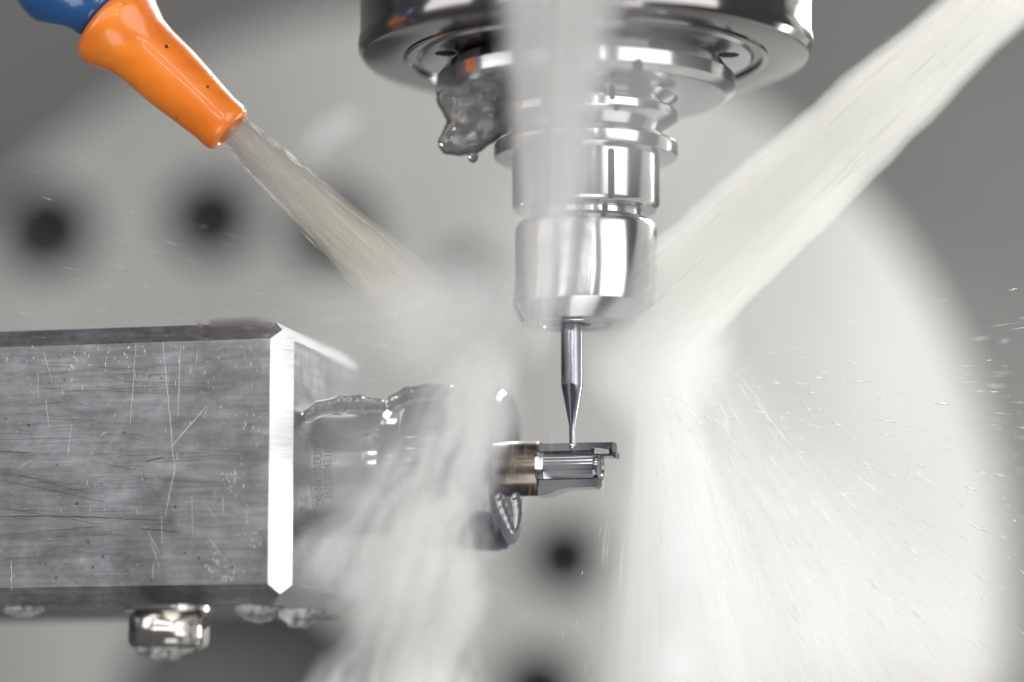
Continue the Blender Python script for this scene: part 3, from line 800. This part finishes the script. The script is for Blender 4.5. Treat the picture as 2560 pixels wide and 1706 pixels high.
blob('clinging_coolant', lump, 0.0, WLUMP, 'dark wavy lump of coolant clinging under the left of the flange', 'liquid', vox=5, smooth=26)
blob('clinging_coolant', [(1183, 388, 15), (1183, 396, 13)], 0.0, WLUMP, 'small drip at the bottom of the wavy coolant lump', 'liquid')
blob('coolant_dribble', [(1250, 1244, 13), (1256, 1262, 14), (1263, 1280, 14), (1270, 1298, 13), (1277, 1316, 11), (1283, 1330, 8)], -0.006, WATER, 'clear dribble running from the steel bar down the nut face', 'liquid')
blob('coolant_dribble', [(1290, 1244, 14), (1294, 1262, 15), (1296, 1280, 14), (1295, 1298, 12), (1292, 1314, 10), (1288, 1326, 8)], -0.004, WATER, 'short clear drop hanging under the steel bar', 'liquid')
for pts, lab in (([(20, 1526, 10), (50, 1532, 14), (75, 1530, 12), (105, 1524, 8)], 'flat coolant drip under the block at the left edge'),
                 ([(600, 1524, 12), (625, 1532, 20), (648, 1538, 22), (670, 1534, 18), (690, 1526, 12)], 'round coolant drip under the block, right of the bolt'),
                 ([(712, 1536, 16), (735, 1546, 24), (760, 1546, 24), (785, 1538, 18), (805, 1530, 12)], 'large coolant drip under the right end of the block')):
    blob('coolant_drip', pts, -0.014, WATER, lab, 'drip', flat=.8, group='coolant drips under the block')
blob('coolant_drip', [(360, 1622, 20), (400, 1632, 24), (440, 1632, 24), (478, 1622, 20)], -0.011, WATER, 'wide coolant drip hanging from the bolt head', 'drip', flat=1.6, group='coolant drips under the block')
blob('coolant_film', [(500, 812, 8), (530, 810, 9), (560, 808, 10), (590, 807, 10), (620, 806, 11), (650, 807, 10), (680, 812, 7)], -0.022, WLUMP, 'low bead of coolant on the top edge of the block', 'liquid', flat=2)
blob('coolant_film', [(770, 1040, 18), (800, 1022, 22), (850, 1014, 26), (900, 1012, 26), (950, 1016, 20)], -0.003, WLUMP, 'wavy dark coolant film on top of the chuck shank', 'liquid', flat=2.5)
blob('coolant_film', [(985, 1010, 24), (1020, 990, 24), (1070, 982, 24), (1120, 980, 22)], -0.003, WLUMP, 'dark coolant film on top of the clamping nut', 'liquid', flat=2.5)
# bright drops close to the lens, far out of focus
for (px, py, r, dy, lab) in ((1700, 1180, 34, 0, 'topmost'), (1705, 1340, 52, 0, 'upper large'), (1712, 1450, 62, 0, 'lower large'), (1690, 1690, 60, 0, 'lowest')):
    blob('blurred_drop', [(px, py, r), (px, py - r * .8, r * .8)], -0.10, DROPW, lab + ' blurred white drop in the column right of the workpiece', 'drop', vox=3, group='blurred drops near the lens')
blob('blurred_drop', [(785, 368, 18), (812, 342, 27), (850, 315, 30), (878, 296, 20)], -0.09, DROPV, 'faint oval out of focus drop left of the spindle', 'drop', vox=3)

def beads(name, spots, label, parent, mat=WATER):
    """small water beads: (point, normal, radius)"""
    bm = bmesh.new()
    for p, n, rr in spots:
        m = frame(p, n) @ Matrix.Diagonal((rr, rr, rr * .55, 1))
        bmesh.ops.create_icosphere(bm, subdivisions=2, radius=1.0, matrix=m)
    o = mk(name, bm, mat); under(o, parent, Matrix.Identity(4)); o['kind'] = 'stuff'
    return o
sp = []
for k in range(70):
    t = random.choice((random.uniform(300, 420), random.uniform(10, 420))); th = random.uniform(0, 2 * math.pi)
    rr = [q for q in ((14, 68), (54, 69), (120, 76), (207, 85), (280, 87), (320, 92), (350, 104), (375, 116), (395, 121), (425, 108)) if q[0] >= t - 40][0][1] * .985
    n = NM.to_3x3() @ Vector((math.cos(th), math.sin(th), 0)); c = NM @ Vector((rr * U * math.cos(th), rr * U * math.sin(th), t * U))
    sp.append((c, n, random.uniform(1.5, 5.5) * U))
beads('water_beads', sp, None, noz)
sp = []
for k in range(60):
    x, y = random.uniform(0, 660), random.choice((random.uniform(845, 1460), random.gauss(1430, 25)))
    if y > 1465: continue
    q = sx(x, y, a_); sp.append((AM @ Vector((q[0], -a_, q[1])), B, random.uniform(1.2, 4) * U))
beads('water_beads', sp, None, blk)
sp = []
for k in range(40):
    th = R_(random.uniform(200, 345)); z = zat(random.uniform(-10, 130)); rr = 563 * U
    sp.append((Vector((AXX + rr * math.cos(th), rr * math.sin(th), z)), Vector((math.cos(th), math.sin(th), 0)), random.uniform(2, 6) * U))
beads('water_beads', sp, None, spin)
